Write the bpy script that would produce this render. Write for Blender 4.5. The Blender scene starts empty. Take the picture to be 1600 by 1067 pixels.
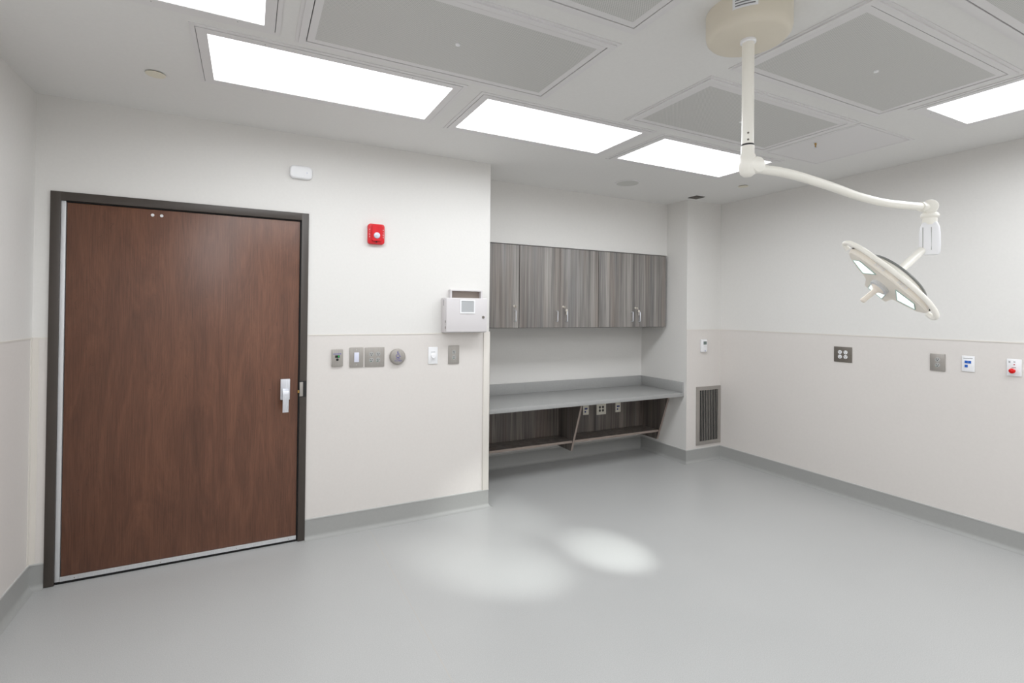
import bpy, bmesh, math
from mathutils import Vector, Matrix

PI = math.pi
C = bpy.context.scene.collection
SC = bpy.context.scene

# ------------------------------------------------------------------ camera, world, exposure
H = 2.7125          # ceiling height
cam_d = bpy.data.cameras.new('camera')
cam = bpy.data.objects.new('camera', cam_d)
C.objects.link(cam)
SC.camera = cam
cam_d.sensor_fit = 'HORIZONTAL'
cam_d.sensor_width = 36.0
cam_d.lens = 796.01 / 1600 * 36
cam_d.shift_y = -54.21 / 1600
cam_d.clip_start = 0.05
_yaw, _pitch, _roll = 0.476445, 0.00953, 0.009917
_f = Vector((math.sin(_yaw) * math.cos(_pitch), math.cos(_yaw) * math.cos(_pitch), math.sin(_pitch)))
_r = Vector((math.cos(_yaw), -math.sin(_yaw), 0))
_u = _r.cross(_f)
_r2 = _r * math.cos(_roll) + _u * math.sin(_roll)
_u2 = -_r * math.sin(_roll) + _u * math.cos(_roll)
M = Matrix((_r2, _u2, -_f)).transposed().to_4x4()
M.translation = Vector((1.0505, -3.6736, 1.5404))
cam.matrix_world = M

world = bpy.data.worlds.new('world')
SC.world = world
world.use_nodes = True
world.node_tree.nodes['Background'].inputs[0].default_value = (0.02, 0.02, 0.02, 1)
world.node_tree.nodes['Background'].inputs[1].default_value = 1.0

SC.view_settings.view_transform = 'Standard'
SC.view_settings.look = 'None'
SC.view_settings.gamma = 1.0
SC.view_settings.use_curve_mapping = False
SC.view_settings.exposure = 0.0
PANEL_LIGHT = 2.0       # glow of the troffer lenses themselves
TROFFER = 10.7          # watts of each troffer
SPREAD = 172            # degrees, prismatic lens distribution
SPOT = 6.0              # multiplier of the surgical lamp's beams
SC.cycles.max_bounces = 12
SC.cycles.diffuse_bounces = 8


# ------------------------------------------------------------------ materials
def lin(c):
    return tuple(((v / 255) / 12.92 if v / 255 <= 0.04045 else ((v / 255 + 0.055) / 1.055) ** 2.4) for v in c) + (1.0,)


def mat(name, rgb, rough=0.5, metal=0.0, emit=None, spec=0.5):
    m = bpy.data.materials.new(name)
    m.use_nodes = True
    b = m.node_tree.nodes['Principled BSDF']
    b.inputs['Base Color'].default_value = lin(rgb)
    b.inputs['Roughness'].default_value = rough
    b.inputs['Metallic'].default_value = metal
    b.inputs['Specular IOR Level'].default_value = spec
    if emit:
        b.inputs['Emission Color'].default_value = lin(emit[0])
        b.inputs['Emission Strength'].default_value = emit[1]
    return m


def nodes(m):
    nt = m.node_tree
    return nt, nt.nodes, nt.links, nt.nodes['Principled BSDF']


def texcoord(m, scale, kind='Object'):
    nt, N, L, b = nodes(m)
    mp = N.new('ShaderNodeMapping')
    mp.inputs['Scale'].default_value = scale
    if kind == 'World':        # true position in the room, so neighbouring doors do not repeat
        g = N.new('ShaderNodeNewGeometry')
        L.new(g.outputs['Position'], mp.inputs['Vector'])
    else:
        t = N.new('ShaderNodeTexCoord')
        L.new(t.outputs[kind], mp.inputs['Vector'])
    return mp.outputs['Vector']


def noise(m, vec, scale, detail=3, rough=0.5, dist=0.0):
    nt, N, L, b = nodes(m)
    n = N.new('ShaderNodeTexNoise')
    n.inputs['Scale'].default_value = scale
    n.inputs['Detail'].default_value = detail
    n.inputs['Roughness'].default_value = rough
    n.inputs['Distortion'].default_value = dist
    L.new(vec, n.inputs['Vector'])
    return n.outputs['Fac']


def ramp(m, fac, stops):
    nt, N, L, b = nodes(m)
    r = N.new('ShaderNodeValToRGB')
    e = r.color_ramp.elements
    while len(e) < len(stops):
        e.new(0.5)
    for k, (p, c) in enumerate(stops):
        e[k].position = p
        e[k].color = lin(c)
    L.new(fac, r.inputs['Fac'])
    return r.outputs['Color']


def mixc(m, a, b_, fac, mode='MIX'):
    nt, N, L, b = nodes(m)
    x = N.new('ShaderNodeMix')
    x.data_type = 'RGBA'
    x.blend_type = mode
    if isinstance(fac, float):
        x.inputs['Factor'].default_value = fac
    else:
        L.new(fac, x.inputs['Factor'])
    for v, s in ((a, 6), (b_, 7)):
        if isinstance(v, tuple):
            x.inputs[s].default_value = lin(v)
        else:
            L.new(v, x.inputs[s])
    return x.outputs[2]


def setcol(m, c):
    nt, N, L, b = nodes(m)
    L.new(c, b.inputs['Base Color'])


def paint(name, rgb, rough=0.6, amp=3):
    """wall paint: the colour with a faint roller texture"""
    m = mat(name, rgb, rough, spec=0.3)
    v = texcoord(m, (1, 1, 1))
    f = noise(m, v, 60, 2)
    lo = tuple(max(0, k - amp) for k in rgb)
    hi = tuple(min(255, k + amp) for k in rgb)
    setcol(m, ramp(m, f, [(0.3, lo), (0.7, hi)]))
    return m


def laminate(name, dark, mid, light, warm, cool):
    """vertical-streaked grey driftwood laminate"""
    m = mat(name, mid, 0.42)
    v = texcoord(m, (1, 1, 0.012), 'World')
    c1 = ramp(m, noise(m, v, 16, 4, 0.65), [(0.34, dark), (0.5, mid), (0.64, light)])
    v2 = texcoord(m, (1, 1, 0.02), 'World')
    c2 = ramp(m, noise(m, v2, 75, 3, 0.65), [(0.34, dark), (0.64, light)])
    c = mixc(m, c1, c2, 0.45)
    v3 = texcoord(m, (1, 1, 0.06), 'World')
    c = mixc(m, c, warm, ramp(m, noise(m, v3, 11, 2), [(0.5, (0, 0, 0)), (0.66, (170, 170, 170))]))
    v4 = texcoord(m, (1.0, 1, 0.05), 'World')
    c = mixc(m, c, cool, ramp(m, noise(m, v4, 8, 2, 0.5, 0.6), [(0.52, (0, 0, 0)), (0.68, (150, 150, 150))]))
    setcol(m, c)
    return m


def doorwood():
    m = mat('stained_birch', (96, 62, 48), 0.38)
    v = texcoord(m, (1, 1, 0.16))
    f1 = noise(m, v, 9, 7, 0.68, 1.8)
    c1 = ramp(m, f1, [(0.30, (74, 47, 35)), (0.5, (97, 63, 47)), (0.7, (118, 79, 59))])
    vg = texcoord(m, (1, 1, 0.03))
    f2 = noise(m, vg, 170, 3, 0.6)
    c2 = ramp(m, f2, [(0.32, (80, 51, 38)), (0.68, (115, 77, 58))])
    c = mixc(m, c1, c2, 0.45)
    # veneer leaves: broad vertical bands with straight joints
    nt, N, L, b = nodes(m)
    t = N.new('ShaderNodeTexCoord')
    s = N.new('ShaderNodeSeparateXYZ')
    L.new(t.outputs['Object'], s.inputs[0])
    r = N.new('ShaderNodeValToRGB')
    r.color_ramp.interpolation = 'CONSTANT'
    e = r.color_ramp.elements
    bands = [(0.0, 118), (0.20, 132), (0.38, 122), (0.555, 136), (0.79, 150), (0.90, 138)]
    while len(e) < len(bands):
        e.new(0.5)
    for k, (p, g) in enumerate(bands):
        e[k].position = p
        e[k].color = (g / 255, g / 255, g / 255, 1)
    mr = N.new('ShaderNodeMapRange')
    mr.inputs[1].default_value = 0.0
    mr.inputs[2].default_value = 1.21
    L.new(s.outputs[0], mr.inputs[0])
    L.new(mr.outputs[0], r.inputs['Fac'])
    c = mixc(m, c, r.outputs['Color'], 0.55, 'OVERLAY')
    # small curly dark flecks
    v4 = texcoord(m, (1, 1, 0.5))
    f4 = noise(m, v4, 26, 3, 0.6, 3.0)
    c = mixc(m, c, (48, 29, 22), ramp(m, f4, [(0.67, (0, 0, 0)), (0.71, (165, 165, 165)), (0.75, (0, 0, 0))]))
    setcol(m, c)
    return m


def floor_vinyl():
    m = mat('grey_sheet_vinyl', (150, 150, 150), 0.36, spec=0.45)
    v = texcoord(m, (1, 1, 1))
    f = noise(m, v, 260, 2, 0.7)
    c = ramp(m, f, [(0.36, (161, 161, 160)), (0.5, (172, 172, 171)), (0.66, (183, 183, 182))])
    f2 = noise(m, v, 1.4, 2)
    c = mixc(m, c, ramp(m, f2, [(0.3, (168, 168, 167)), (0.7, (176, 176, 175))]), 0.35)
    setcol(m, c)
    return m


def perforated():
    m = mat('perforated_white_steel', (176, 176, 173), 0.5)
    nt, N, L, b = nodes(m)
    t = N.new('ShaderNodeTexCoord')
    mp = N.new('ShaderNodeMapping')
    mp.inputs['Rotation'].default_value = (0, 0, PI / 4)
    mp.inputs['Scale'].default_value = (150, 150, 150)
    L.new(t.outputs['Object'], mp.inputs['Vector'])
    v = N.new('ShaderNodeTexVoronoi')
    v.inputs['Randomness'].default_value = 0.0
    v.inputs['Scale'].default_value = 1.0
    L.new(mp.outputs[0], v.inputs['Vector'])
    c = ramp(m, v.outputs['Distance'], [(0.28, (166, 166, 164)), (0.40, (206, 205, 202))])
    setcol(m, c)
    return m


def brushed(name, rgb, rough=0.34, metal=0.55):
    m = mat(name, rgb, rough, metal=metal)
    v = texcoord(m, (1, 1, 0.02))
    f = noise(m, v, 500, 2)
    lo = tuple(int(k * 0.92) for k in rgb)
    setcol(m, ramp(m, f, [(0.3, lo), (0.7, rgb)]))
    return m


MT = {
    'wall': paint('warm_white_paint', (219, 217, 214), 0.6, 1),
    'panel': paint('ivory_wall_panel', (214, 209, 205), 0.42, 1),
    'ceil': paint('ceiling_paint', (223, 222, 220), 0.75, 1),
    'fixture': mat('fixture_white_enamel', (219, 217, 217), 0.5),
    'lens': mat('glowing_diffuser', (245, 245, 245), 0.5, emit=((252, 252, 255), PANEL_LIGHT)),
    'perf': perforated(),
    'gap': mat('dark_gap', (14, 14, 14), 0.8),
    'floor': floor_vinyl(),
    'base': None,
    'cap': mat('base_cap_strip', (190, 190, 188), 0.4),
    'trimwhite': mat('corner_guard_vinyl', (214, 209, 202), 0.4),
    'door': doorwood(),
    'frame': mat('bronze_painted_steel', (64, 57, 52), 0.42),
    'alu': brushed('satin_aluminium', (222, 223, 225), 0.45, 0.35),
    'chrome': brushed('satin_chrome', (224, 226, 232), 0.32, 0.6),
    'steel': brushed('brushed_steel', (172, 167, 161), 0.4, 0.45),
    'steeldk': brushed('dark_brushed_steel', (124, 118, 110), 0.4, 0.4),
    'dark': mat('black_plastic', (18, 18, 18), 0.5),
    'white': mat('white_plastic', (232, 232, 234), 0.35),
    'switchwhite': mat('translucent_white_rocker', (214, 216, 232), 0.3),
    'ivory': mat('ivory_plastic', (242, 237, 224), 0.4),
    'greyface': mat('grey_receptacle', (168, 168, 166), 0.45),
    'darkface': mat('dark_grey_receptacle', (88, 84, 80), 0.45),
    'red': mat('red_plastic', (206, 22, 34), 0.3),
    'redglow': mat('red_button_plastic', (214, 16, 12), 0.2),
    'blue': mat('blue_jack_plastic', (16, 88, 178), 0.4),
    'navy': mat('navy_jack_plastic', (18, 40, 120), 0.4),
    'ink': mat('blue_ink', (70, 66, 160), 0.5),
    'inkgrey': mat('grey_ink', (120, 120, 122), 0.5),
    'inkred': mat('red_ink', (170, 40, 60), 0.5),
    'teal': mat('green_ink', (60, 140, 110), 0.5),
    'green': mat('green_led', (0, 160, 70), 0.4, emit=((0, 200, 80), 0.6)),
    'glasslens': mat('clear_strobe_lens', (205, 208, 222), 0.12),
    'lam': laminate('driftwood_laminate', (84, 82, 81), (121, 117, 114), (164, 159, 154), (134, 121, 112), (114, 118, 122)),
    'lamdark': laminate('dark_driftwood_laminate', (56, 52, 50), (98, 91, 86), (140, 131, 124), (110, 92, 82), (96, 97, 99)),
    'lamedge': laminate('laminate_edge_band', (146, 132, 123), (154, 140, 131), (160, 147, 138), (150, 136, 127), (152, 140, 132)),
    'lamshade': mat('cabinet_dark_edge', (60, 55, 52), 0.5),
    'counter': paint('grey_solid_surface', (160, 160, 159), 0.38, 2),
    'box': mat('white_enamel_box', (207, 203, 204), 0.4),
    'boxin': mat('taupe_backplate', (150, 138, 130), 0.55),
    'boxwin': mat('grey_window_glass', (172, 174, 176), 0.15),
    'cream': mat('cream_plastic', (218, 212, 194), 0.4),
    'canopy': mat('canopy_cream', (217, 209, 193), 0.42),
    'lampwhite': mat('lamp_white_enamel', (242, 239, 231), 0.28),
    'lamphouse': mat('lamp_cool_white_plastic', (240, 240, 243), 0.3),
    'lampbody': mat('lamp_cream_plastic', (243, 236, 225), 0.36),
    'lamprimshade': mat('lamp_rim_shade_grey', (120, 122, 120), 0.4),  # grey stands in for shade on the cover's rim
    'lamplens': mat('lamp_reflector_glow', (235, 245, 242), 0.1, emit=((244, 252, 248), 0.8)),
    'lampglass': mat('pale_teal_glass_edge', (176, 196, 190), 0.2),
    'handlewhite': mat('frosted_handle', (238, 228, 216), 0.3),
    'lcd': mat('grey_lcd', (110, 122, 118), 0.25),
    'brass': mat('brass_latch', (200, 160, 90), 0.3, metal=1.0),
    'key': mat('nickel_key', (220, 214, 205), 0.3, metal=0.5),
    'spk': mat('speaker_grille_white', (197, 197, 193), 0.6),
}
MT['base'] = paint('grey_coved_base', (158, 158, 156), 0.4, 1)


# ------------------------------------------------------------------ mesh helpers
def new():
    return bmesh.new()


def add_box(bm, x0, x1, y0, y1, z0, z1, bev=0.0, seg=2, axis=None):
    c = ((x0 + x1) / 2, (y0 + y1) / 2, (z0 + z1) / 2)
    mx = Matrix.Translation(c) @ Matrix.Diagonal((abs(x1 - x0), abs(y1 - y0), abs(z1 - z0), 1))
    r = bmesh.ops.create_cube(bm, size=1.0, matrix=mx)
    if bev > 0:
        vs = set(r['verts'])
        es = [e for e in bm.edges if e.verts[0] in vs and e.verts[1] in vs]
        if axis is not None:   # only edges running along this axis
            es = [e for e in es if abs((e.verts[0].co - e.verts[1].co).normalized()[axis]) > 0.99]
        bmesh.ops.bevel(bm, geom=es, offset=bev, segments=seg, affect='EDGES', profile=0.5)
    return bm


def box(*a, **k):
    return add_box(new(), *a, **k)


def add_lathe(bm, prof, mx=None, n=40, cap0=True, cap1=True):
    """revolve (radius, z) pairs about local z, then transform"""
    mx = mx or Matrix.Identity(4)
    rings = []
    for r, z in prof:
        rings.append([bm.verts.new(mx @ Vector((r * math.cos(2 * PI * k / n), r * math.sin(2 * PI * k / n), z))) for k in range(n)])
    for a, b in zip(rings, rings[1:]):
        for k in range(n):
            bm.faces.new((a[k], a[(k + 1) % n], b[(k + 1) % n], b[k]))
    if cap0:
        bm.faces.new(list(reversed(rings[0])))
    if cap1:
        bm.faces.new(rings[-1])
    return bm


def lathe(prof, mx=None, n=40, **k):
    return add_lathe(new(), prof, mx, n, **k)


FRONT = Matrix.Rotation(PI / 2, 4, 'X')        # local z -> -y (out of the wall, towards the room)


def front_at(x, z, y=0.0):
    return Matrix.Translation((x, y, z)) @ FRONT


def smooth_path(pts, per=8):
    out = []
    P = [Vector(p) for p in pts]
    P = [2 * P[0] - P[1]] + P + [2 * P[-1] - P[-2]]
    for i in range(1, len(P) - 2):
        for k in range(per):
            t = k / per
            a, b, c, d = P[i - 1], P[i], P[i + 1], P[i + 2]
            out.append(0.5 * ((2 * b) + (c - a) * t + (2 * a - 5 * b + 4 * c - d) * t * t + (3 * b - a - 3 * c + d) * t ** 3))
    out.append(P[-2])
    return out


def add_tube(bm, pts, r, n=16, caps=True):
    pts = [Vector(p) for p in pts]
    rings = []
    up = None
    for i, p in enumerate(pts):
        t = (pts[min(i + 1, len(pts) - 1)] - pts[max(i - 1, 0)]).normalized()
        if up is None:
            up = t.orthogonal().normalized()
        up = (up - t * up.dot(t)).normalized()
        s = t.cross(up)
        rr = r(i / (len(pts) - 1)) if callable(r) else r
        rings.append([bm.verts.new(p + (up * math.cos(2 * PI * k / n) + s * math.sin(2 * PI * k / n)) * rr) for k in range(n)])
    for a, b in zip(rings, rings[1:]):
        for k in range(n):
            bm.faces.new((a[k], a[(k + 1) % n], b[(k + 1) % n], b[k]))
    if caps:
        bm.faces.new(list(reversed(rings[0])))
        bm.faces.new(rings[-1])
    return bm


def tube(pts, r, n=16, caps=True):
    return add_tube(new(), pts, r, n, caps)


def add_prism(bm, outline, h0, h1, mx=None, bev=0.0, seg=2):
    """extrude a 2-D outline from height h0 to h1 (local z)"""
    mx = mx or Matrix.Identity(4)
    a = [bm.verts.new(mx @ Vector((x, y, h0))) for x, y in outline]
    b = [bm.verts.new(mx @ Vector((x, y, h1))) for x, y in outline]
    n = len(outline)
    fs = [bm.faces.new(list(reversed(a))), bm.faces.new(b)]
    for k in range(n):
        fs.append(bm.faces.new((a[k], a[(k + 1) % n], b[(k + 1) % n], b[k])))
    if bev:
        es = list({e for f in fs[:2] for e in f.edges})
        bmesh.ops.bevel(bm, geom=es, offset=bev, segments=seg, affect='EDGES', profile=0.5)
    return bm


def prism(*a, **k):
    return add_prism(new(), *a, **k)


def frame_ring(bm, x0, x1, y0, y1, w, z0, z1):
    """rectangular ring of width w, one closed mesh"""
    o = [(x0, y0), (x1, y0), (x1, y1), (x0, y1)]
    i = [(x0 + w, y0 + w), (x1 - w, y0 + w), (x1 - w, y1 - w), (x0 + w, y1 - w)]
    V = lambda P, z: [bm.verts.new((x, y, z)) for x, y in P]
    ob, ib, ot, it = V(o, z0), V(i, z0), V(o, z1), V(i, z1)
    for k in range(4):
        j = (k + 1) % 4
        bm.faces.new((ob[k], ib[k], ib[j], ob[j]))
        bm.faces.new((ot[k], ot[j], it[j], it[k]))
        bm.faces.new((ob[k], ob[j], ot[j], ot[k]))
        bm.faces.new((ib[k], it[k], it[j], ib[j]))
    return bm


def obj(name, bm, m, parent=None, loc=None, angle=35):
    bmesh.ops.recalc_face_normals(bm, faces=bm.faces)
    me = bpy.data.meshes.new(name)
    bm.to_mesh(me)
    bm.free()
    me.materials.append(m)
    for p in me.polygons:
        p.use_smooth = True
    me.set_sharp_from_angle(angle=math.radians(angle))
    o = bpy.data.objects.new(name, me)
    C.objects.link(o)
    if parent is not None:
        o.parent = parent
    if loc is not None:
        o.location = loc
    return o


def text_bm(s, size, mx, depth=0.0006, align='CENTER'):
    cu = bpy.data.curves.new('lettering', 'FONT')
    cu.body = s
    cu.size = size
    cu.align_x = align
    cu.align_y = 'CENTER'
    cu.extrude = depth / 2
    cu.resolution_u = 2
    o = bpy.data.objects.new('lettering', cu)
    C.objects.link(o)
    dg = bpy.context.evaluated_depsgraph_get()
    me = bpy.data.meshes.new_from_object(o.evaluated_get(dg))
    bm = new()
    bm.from_mesh(me)
    bm.transform(mx)
    bpy.data.objects.remove(o)
    bpy.data.meshes.remove(me)
    bpy.data.curves.remove(cu)
    return bm


def thing(name, label, cat, loc=(0, 0, 0), rotz=0, group=None, kind=None):
    o = bpy.data.objects.new(name, None)
    o.empty_display_size = 0.1
    C.objects.link(o)
    o.location = loc
    o.rotation_euler = (0, 0, rotz)
    if label:
        o['label'] = label
    if cat:
        o['category'] = cat
    if group:
        o['group'] = group
    if kind:
        o['kind'] = kind
    return o


def tag(o, label, cat, group=None):
    o['label'] = label
    o['category'] = cat
    if group:
        o['group'] = group
    return o


def struct(name, bm, m, parent=None, **k):
    o = obj(name, bm, m, parent, **k)
    if parent is None:
        o['kind'] = 'structure'
    return o


def copy_tree(o, parent=None):
    c = o.copy()
    C.objects.link(c)
    if parent is not None:
        c.parent = parent
    for ch in list(o.children):
        copy_tree(ch, c)
    return c


# ------------------------------------------------------------------ room shell
W = 5.545           # right wall
XE = 2.744          # end of the door wall, where the recess starts
XR = 5.050          # left side of the pier
CY = 0.156          # front face of the pier
SY = 0.440          # soffit / wall cabinet front
D2 = 0.833          # back of the recess
YF = -5.40          # wall behind the camera
HB = 0.134          # baseboard height
HR = 1.367          # top of the wall panels
DX0, DX1, DZ = 0.069, 1.400, 2.184      # door frame outside

struct('floor', box(-0.2, W + 0.2, YF - 0.2, 1.05, -0.1, 0), MT['floor'])
struct('ceiling', box(-0.2, W + 0.2, YF - 0.2, 1.05, H, H + 0.15), MT['ceil'])
struct('wall_left', box(-0.2, 0, YF, 0, 0, H), MT['wall'])
bm = new()
add_box(bm, -0.2, DX0 + 0.02, 0, 0.15, 0, H)
add_box(bm, DX0 + 0.02, DX1 - 0.02, 0, 0.15, DZ - 0.02, H)
add_box(bm, DX1 - 0.02, XE, 0, D2, 0, H)
struct('wall_back', bm, MT['wall'])
struct('wall_recess', box(XE - 0.1, XR + 0.1, D2, D2 + 0.15, 0, H), MT['wall'])
struct('wall_soffit', box(XE, XR, SY + 0.004, D2, 2.158, H), MT['wall'])
struct('wall_pier', box(XR, W, CY, D2, 0, H), MT['wall'])
struct('wall_right', box(W, W + 0.2, YF, D2 + 0.15, 0, H), MT['wall'])
struct('wall_front', box(-0.2, W + 0.2, YF - 0.2, YF, 0, H), MT['wall'])
struct('wall_dark_closure', box(-0.2, XE - 0.2, 1.0, 1.05, 0, H), MT['gap'])  # unseen black sheet added behind the door to keep its gaps dark

# wall protection panels (3 mm sheets) with a slim top cap, corner strips and the corner guard
PT = 0.003
n_trim = [0]


def trim(bm, m):
    n_trim[0] += 1
    return struct('trim_%d' % n_trim[0], bm, m)


trim(box(0, PT, YF, -0.0, HB, HR), MT['panel'])
trim(box(PT, DX0, -PT, 0, HB, HR), MT['panel'])
trim(box(DX1, XE, -PT, 0, HB, HR), MT['panel'])
trim(box(XR, W - PT, CY - PT, CY, HB, HR), MT['panel'])
trim(box(W - PT, W, YF, CY, HB, HR), MT['panel'])
bm = new()
add_box(bm, 0, 0.0052, YF, -PT, HR - 0.002, HR + 0.006)
trim(bm, MT['trimwhite'])
trim(box(0.0052, DX0, -0.0052, 0, HR - 0.002, HR + 0.006), MT['trimwhite'])
trim(box(DX1, XE - 0.052, -0.0052, 0, HR - 0.002, HR + 0.006), MT['trimwhite'])
trim(box(XR, W - 0.0052, CY - 0.0052, CY, HR - 0.002, HR + 0.006), MT['trimwhite'])
trim(box(W - 0.0052, W, YF, CY, HR - 0.002, HR + 0.006), MT['trimwhite'])
# inside corner strip beside the door
bm = new()
add_box(bm, PT, PT + 0.0025, -0.03, -PT, HB, HR - 0.002)
add_box(bm, PT, 0.03, -PT - 0.0025, -PT, HB, HR - 0.002)
trim(bm, MT['trimwhite'])
# end corner guard of the door wall
bm = new()
add_box(bm, XE - 0.05, XE + 0.006, -0.0115, -PT, HB + 0.002, HR + 0.014, 0.002)
add_box(bm, XE, XE + 0.006, -0.0115, 0.045, HB + 0.002, HR + 0.014, 0.002)
trim(bm, MT['trimwhite'])


# flash-coved base swept along the walls, mitred, one object per wall
def coved(paths):
    T, R = 0.006, 0.03
    prof = [(0.0, HB), (T, HB)]
    for k in range(7):
        a = PI / 2 * k / 6
        prof.append((T + R - R * math.cos(a), R - R * math.sin(a) + 0.0008))
    prof += [(T + R + 0.004, -0.002), (0.0, -0.002)]
    cap = [(0.0, HB + 0.005), (T + 0.0022, HB + 0.005), (T + 0.0022, HB - 0.003), (0.0, HB - 0.003)]
    for pts, names in paths:
        P = [Vector((x, y)) for x, y in pts]
        nrm = []
        for a, b in zip(P, P[1:]):
            d = (b - a).normalized()
            nrm.append(Vector((d.y, -d.x)))        # room on the right-hand side of the path

        def off(i, s):
            if i == 0:
                return P[0] + nrm[0] * s
            if i == len(P) - 1:
                return P[-1] + nrm[-1] * s
            a, b = nrm[i - 1], nrm[i]
            m_ = (a + b)
            return P[i] + m_ * (s / (1 + a.dot(b)))
        for i, nm in enumerate(names):
            def sweep(pr):
                b_ = new()
                A = [b_.verts.new((*off(i, s), z)) for s, z in pr]
                B = [b_.verts.new((*off(i + 1, s), z)) for s, z in pr]
                n = len(pr)
                for k in range(n):
                    b_.faces.new((A[k], A[(k + 1) % n], B[(k + 1) % n], B[k]))
                b_.faces.new(A)
                b_.faces.new(list(reversed(B)))
                return b_
            o = struct(nm, sweep(prof), MT['base'], angle=40)
            struct('cap_strip', sweep(cap), MT['cap'], o)


coved([
    ([(0, YF), (0, 0), (DX0, 0)], ['baseboard_left', 'baseboard_corner']),
    ([(DX1, 0), (XE, 0), (XE, D2), (XR, D2), (XR, CY), (W, CY), (W, YF)],
     ['baseboard_back', 'baseboard_return', 'baseboard_recess', 'baseboard_side', 'baseboard_pier', 'baseboard_right']),
])

# welded joints of the vinyl sheets, 2 mm wide
trim(box(1.8215, 1.8235, YF, -0.04, -0.001, 0.0003), mat('seam_weld', (182, 174, 164), 0.4))

# ------------------------------------------------------------------ door
door = thing('door_1', 'wide dark brown wooden door in a bronze steel frame', 'door', (0, 0, 0), kind='structure')
bm = new()
w = 0.044
for a, b in (((DX0, DX0 + w, 0, DZ)), ((DX1 - w, DX1, 0, DZ))) and [((DX0, DX0 + w), (0.002, DZ)), ((DX1 - w, DX1), (0.002, DZ))]:
    add_box(bm, a[0], a[1], -0.014, 0.15, b[0], b[1], 0.0015)
add_box(bm, DX0 + w - 0.001, DX1 - w + 0.001, -0.0139, 0.15, DZ - 0.048, DZ - 0.0001, 0.0015)
add_box(bm, DX0 + w, DX0 + w + 0.016, 0.056, 0.08, 0.002, DZ - 0.048)        # stops
add_box(bm, DX1 - w - 0.016, DX1 - w, 0.056, 0.08, 0.002, DZ - 0.048)
add_box(bm, DX0 + w, DX1 - w, 0.056, 0.08, DZ - 0.064, DZ - 0.048)
obj('door_frame', bm, MT['frame'], door)
LX0, LX1, LZ0, LZ1 = 0.1385, 1.346, 0.041, 2.127
leaf = obj('door_leaf', box(0, LX1 - LX0, 0, 0.046, LZ0, LZ1, 0.0012), MT['door'], door, (LX0, 0.002, 0))
obj('edge_strip', box(0.1135, 0.1345, -0.004, 0.046, 0.0165, 2.1345, 0.001), MT['alu'], door)
bm = box(0.136, LX1, -0.006, 0.048, 0.016, 0.038, 0.001)
add_box(bm, 0.136, LX1, -0.009, 0.0, 0.036, 0.0415, 0.001)
sweep = obj('door_sweep', bm, MT['alu'], door)
for x in (0.2, 0.6, 1.0, 1.3):
    obj('screw', lathe([(0.0025, 0), (0.002, 0.001)], front_at(x, 0.026, -0.006), 10), MT['steeldk'], sweep)
bm = new()
add_box(bm, LX1 + 0.001, DX1 - w + 0.0005, 0.001, 0.05, 0.003, DZ - 0.047)
add_box(bm, DX0 + w, LX1 + 0.001, 0.001, 0.05, LZ1 + 0.002, DZ - 0.0475)
obj('gasket_gap_shade', bm, MT['gap'], door)  # black gasket, added to paint the shaded gap line around the leaf
obj('bottom_gap_shade', box(0.116, LX1, 0.002, 0.04, 0.0005, 0.0155), MT['gap'], door)  # black block put in for the shade in the gap under the sweep
bm = new()
add_lathe(bm, [(0.009, 0), (0.008, 0.0018)], front_at(0.533, 2.094, 0.002), 20)
b1 = obj('closer_bolt', bm, MT['alu'], door)
bm = new()
add_lathe(bm, [(0.009, 0), (0.008, 0.0018)], front_at(0.578, 2.094, 0.002), 20)
obj('closer_bolt', bm, MT['alu'], door)
# push-down paddle latch
hp = obj('door_handle', box(1.240, 1.297, -0.024, 0.002, 0.948, 1.083, 0.0025), MT['chrome'], door)
bm = new()
prof = [(-0.02, 1.022), (-0.062, 1.012), (-0.070, 0.985), (-0.060, 0.872), (-0.050, 0.872), (-0.056, 0.975), (-0.05, 0.992), (-0.02, 0.998)]
V0 = [bm.verts.new((1.2525, y, z)) for y, z in prof]
V1 = [bm.verts.new((1.2875, y, z)) for y, z in prof]
bm.faces.new(V0)
bm.faces.new(list(reversed(V1)))
for k in range(len(prof)):
    bm.faces.new((V0[k], V1[k], V1[(k + 1) % len(prof)], V0[(k + 1) % len(prof)]))
obj('paddle', bm, MT['chrome'], hp)
# strike in the frame
st = obj('strike_box', box(1.3565, 1.3975, -0.0155, -0.0135, 0.958, 1.065), MT['dark'], door)
obj('strike_plate', box(1.3555, 1.3765, -0.021, -0.0155, 0.964, 1.058, 0.001), MT['steel'], st)
obj('latch_bolt', box(1.346, 1.356, -0.004, 0.03, 0.985, 1.003), MT['brass'], door)


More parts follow.
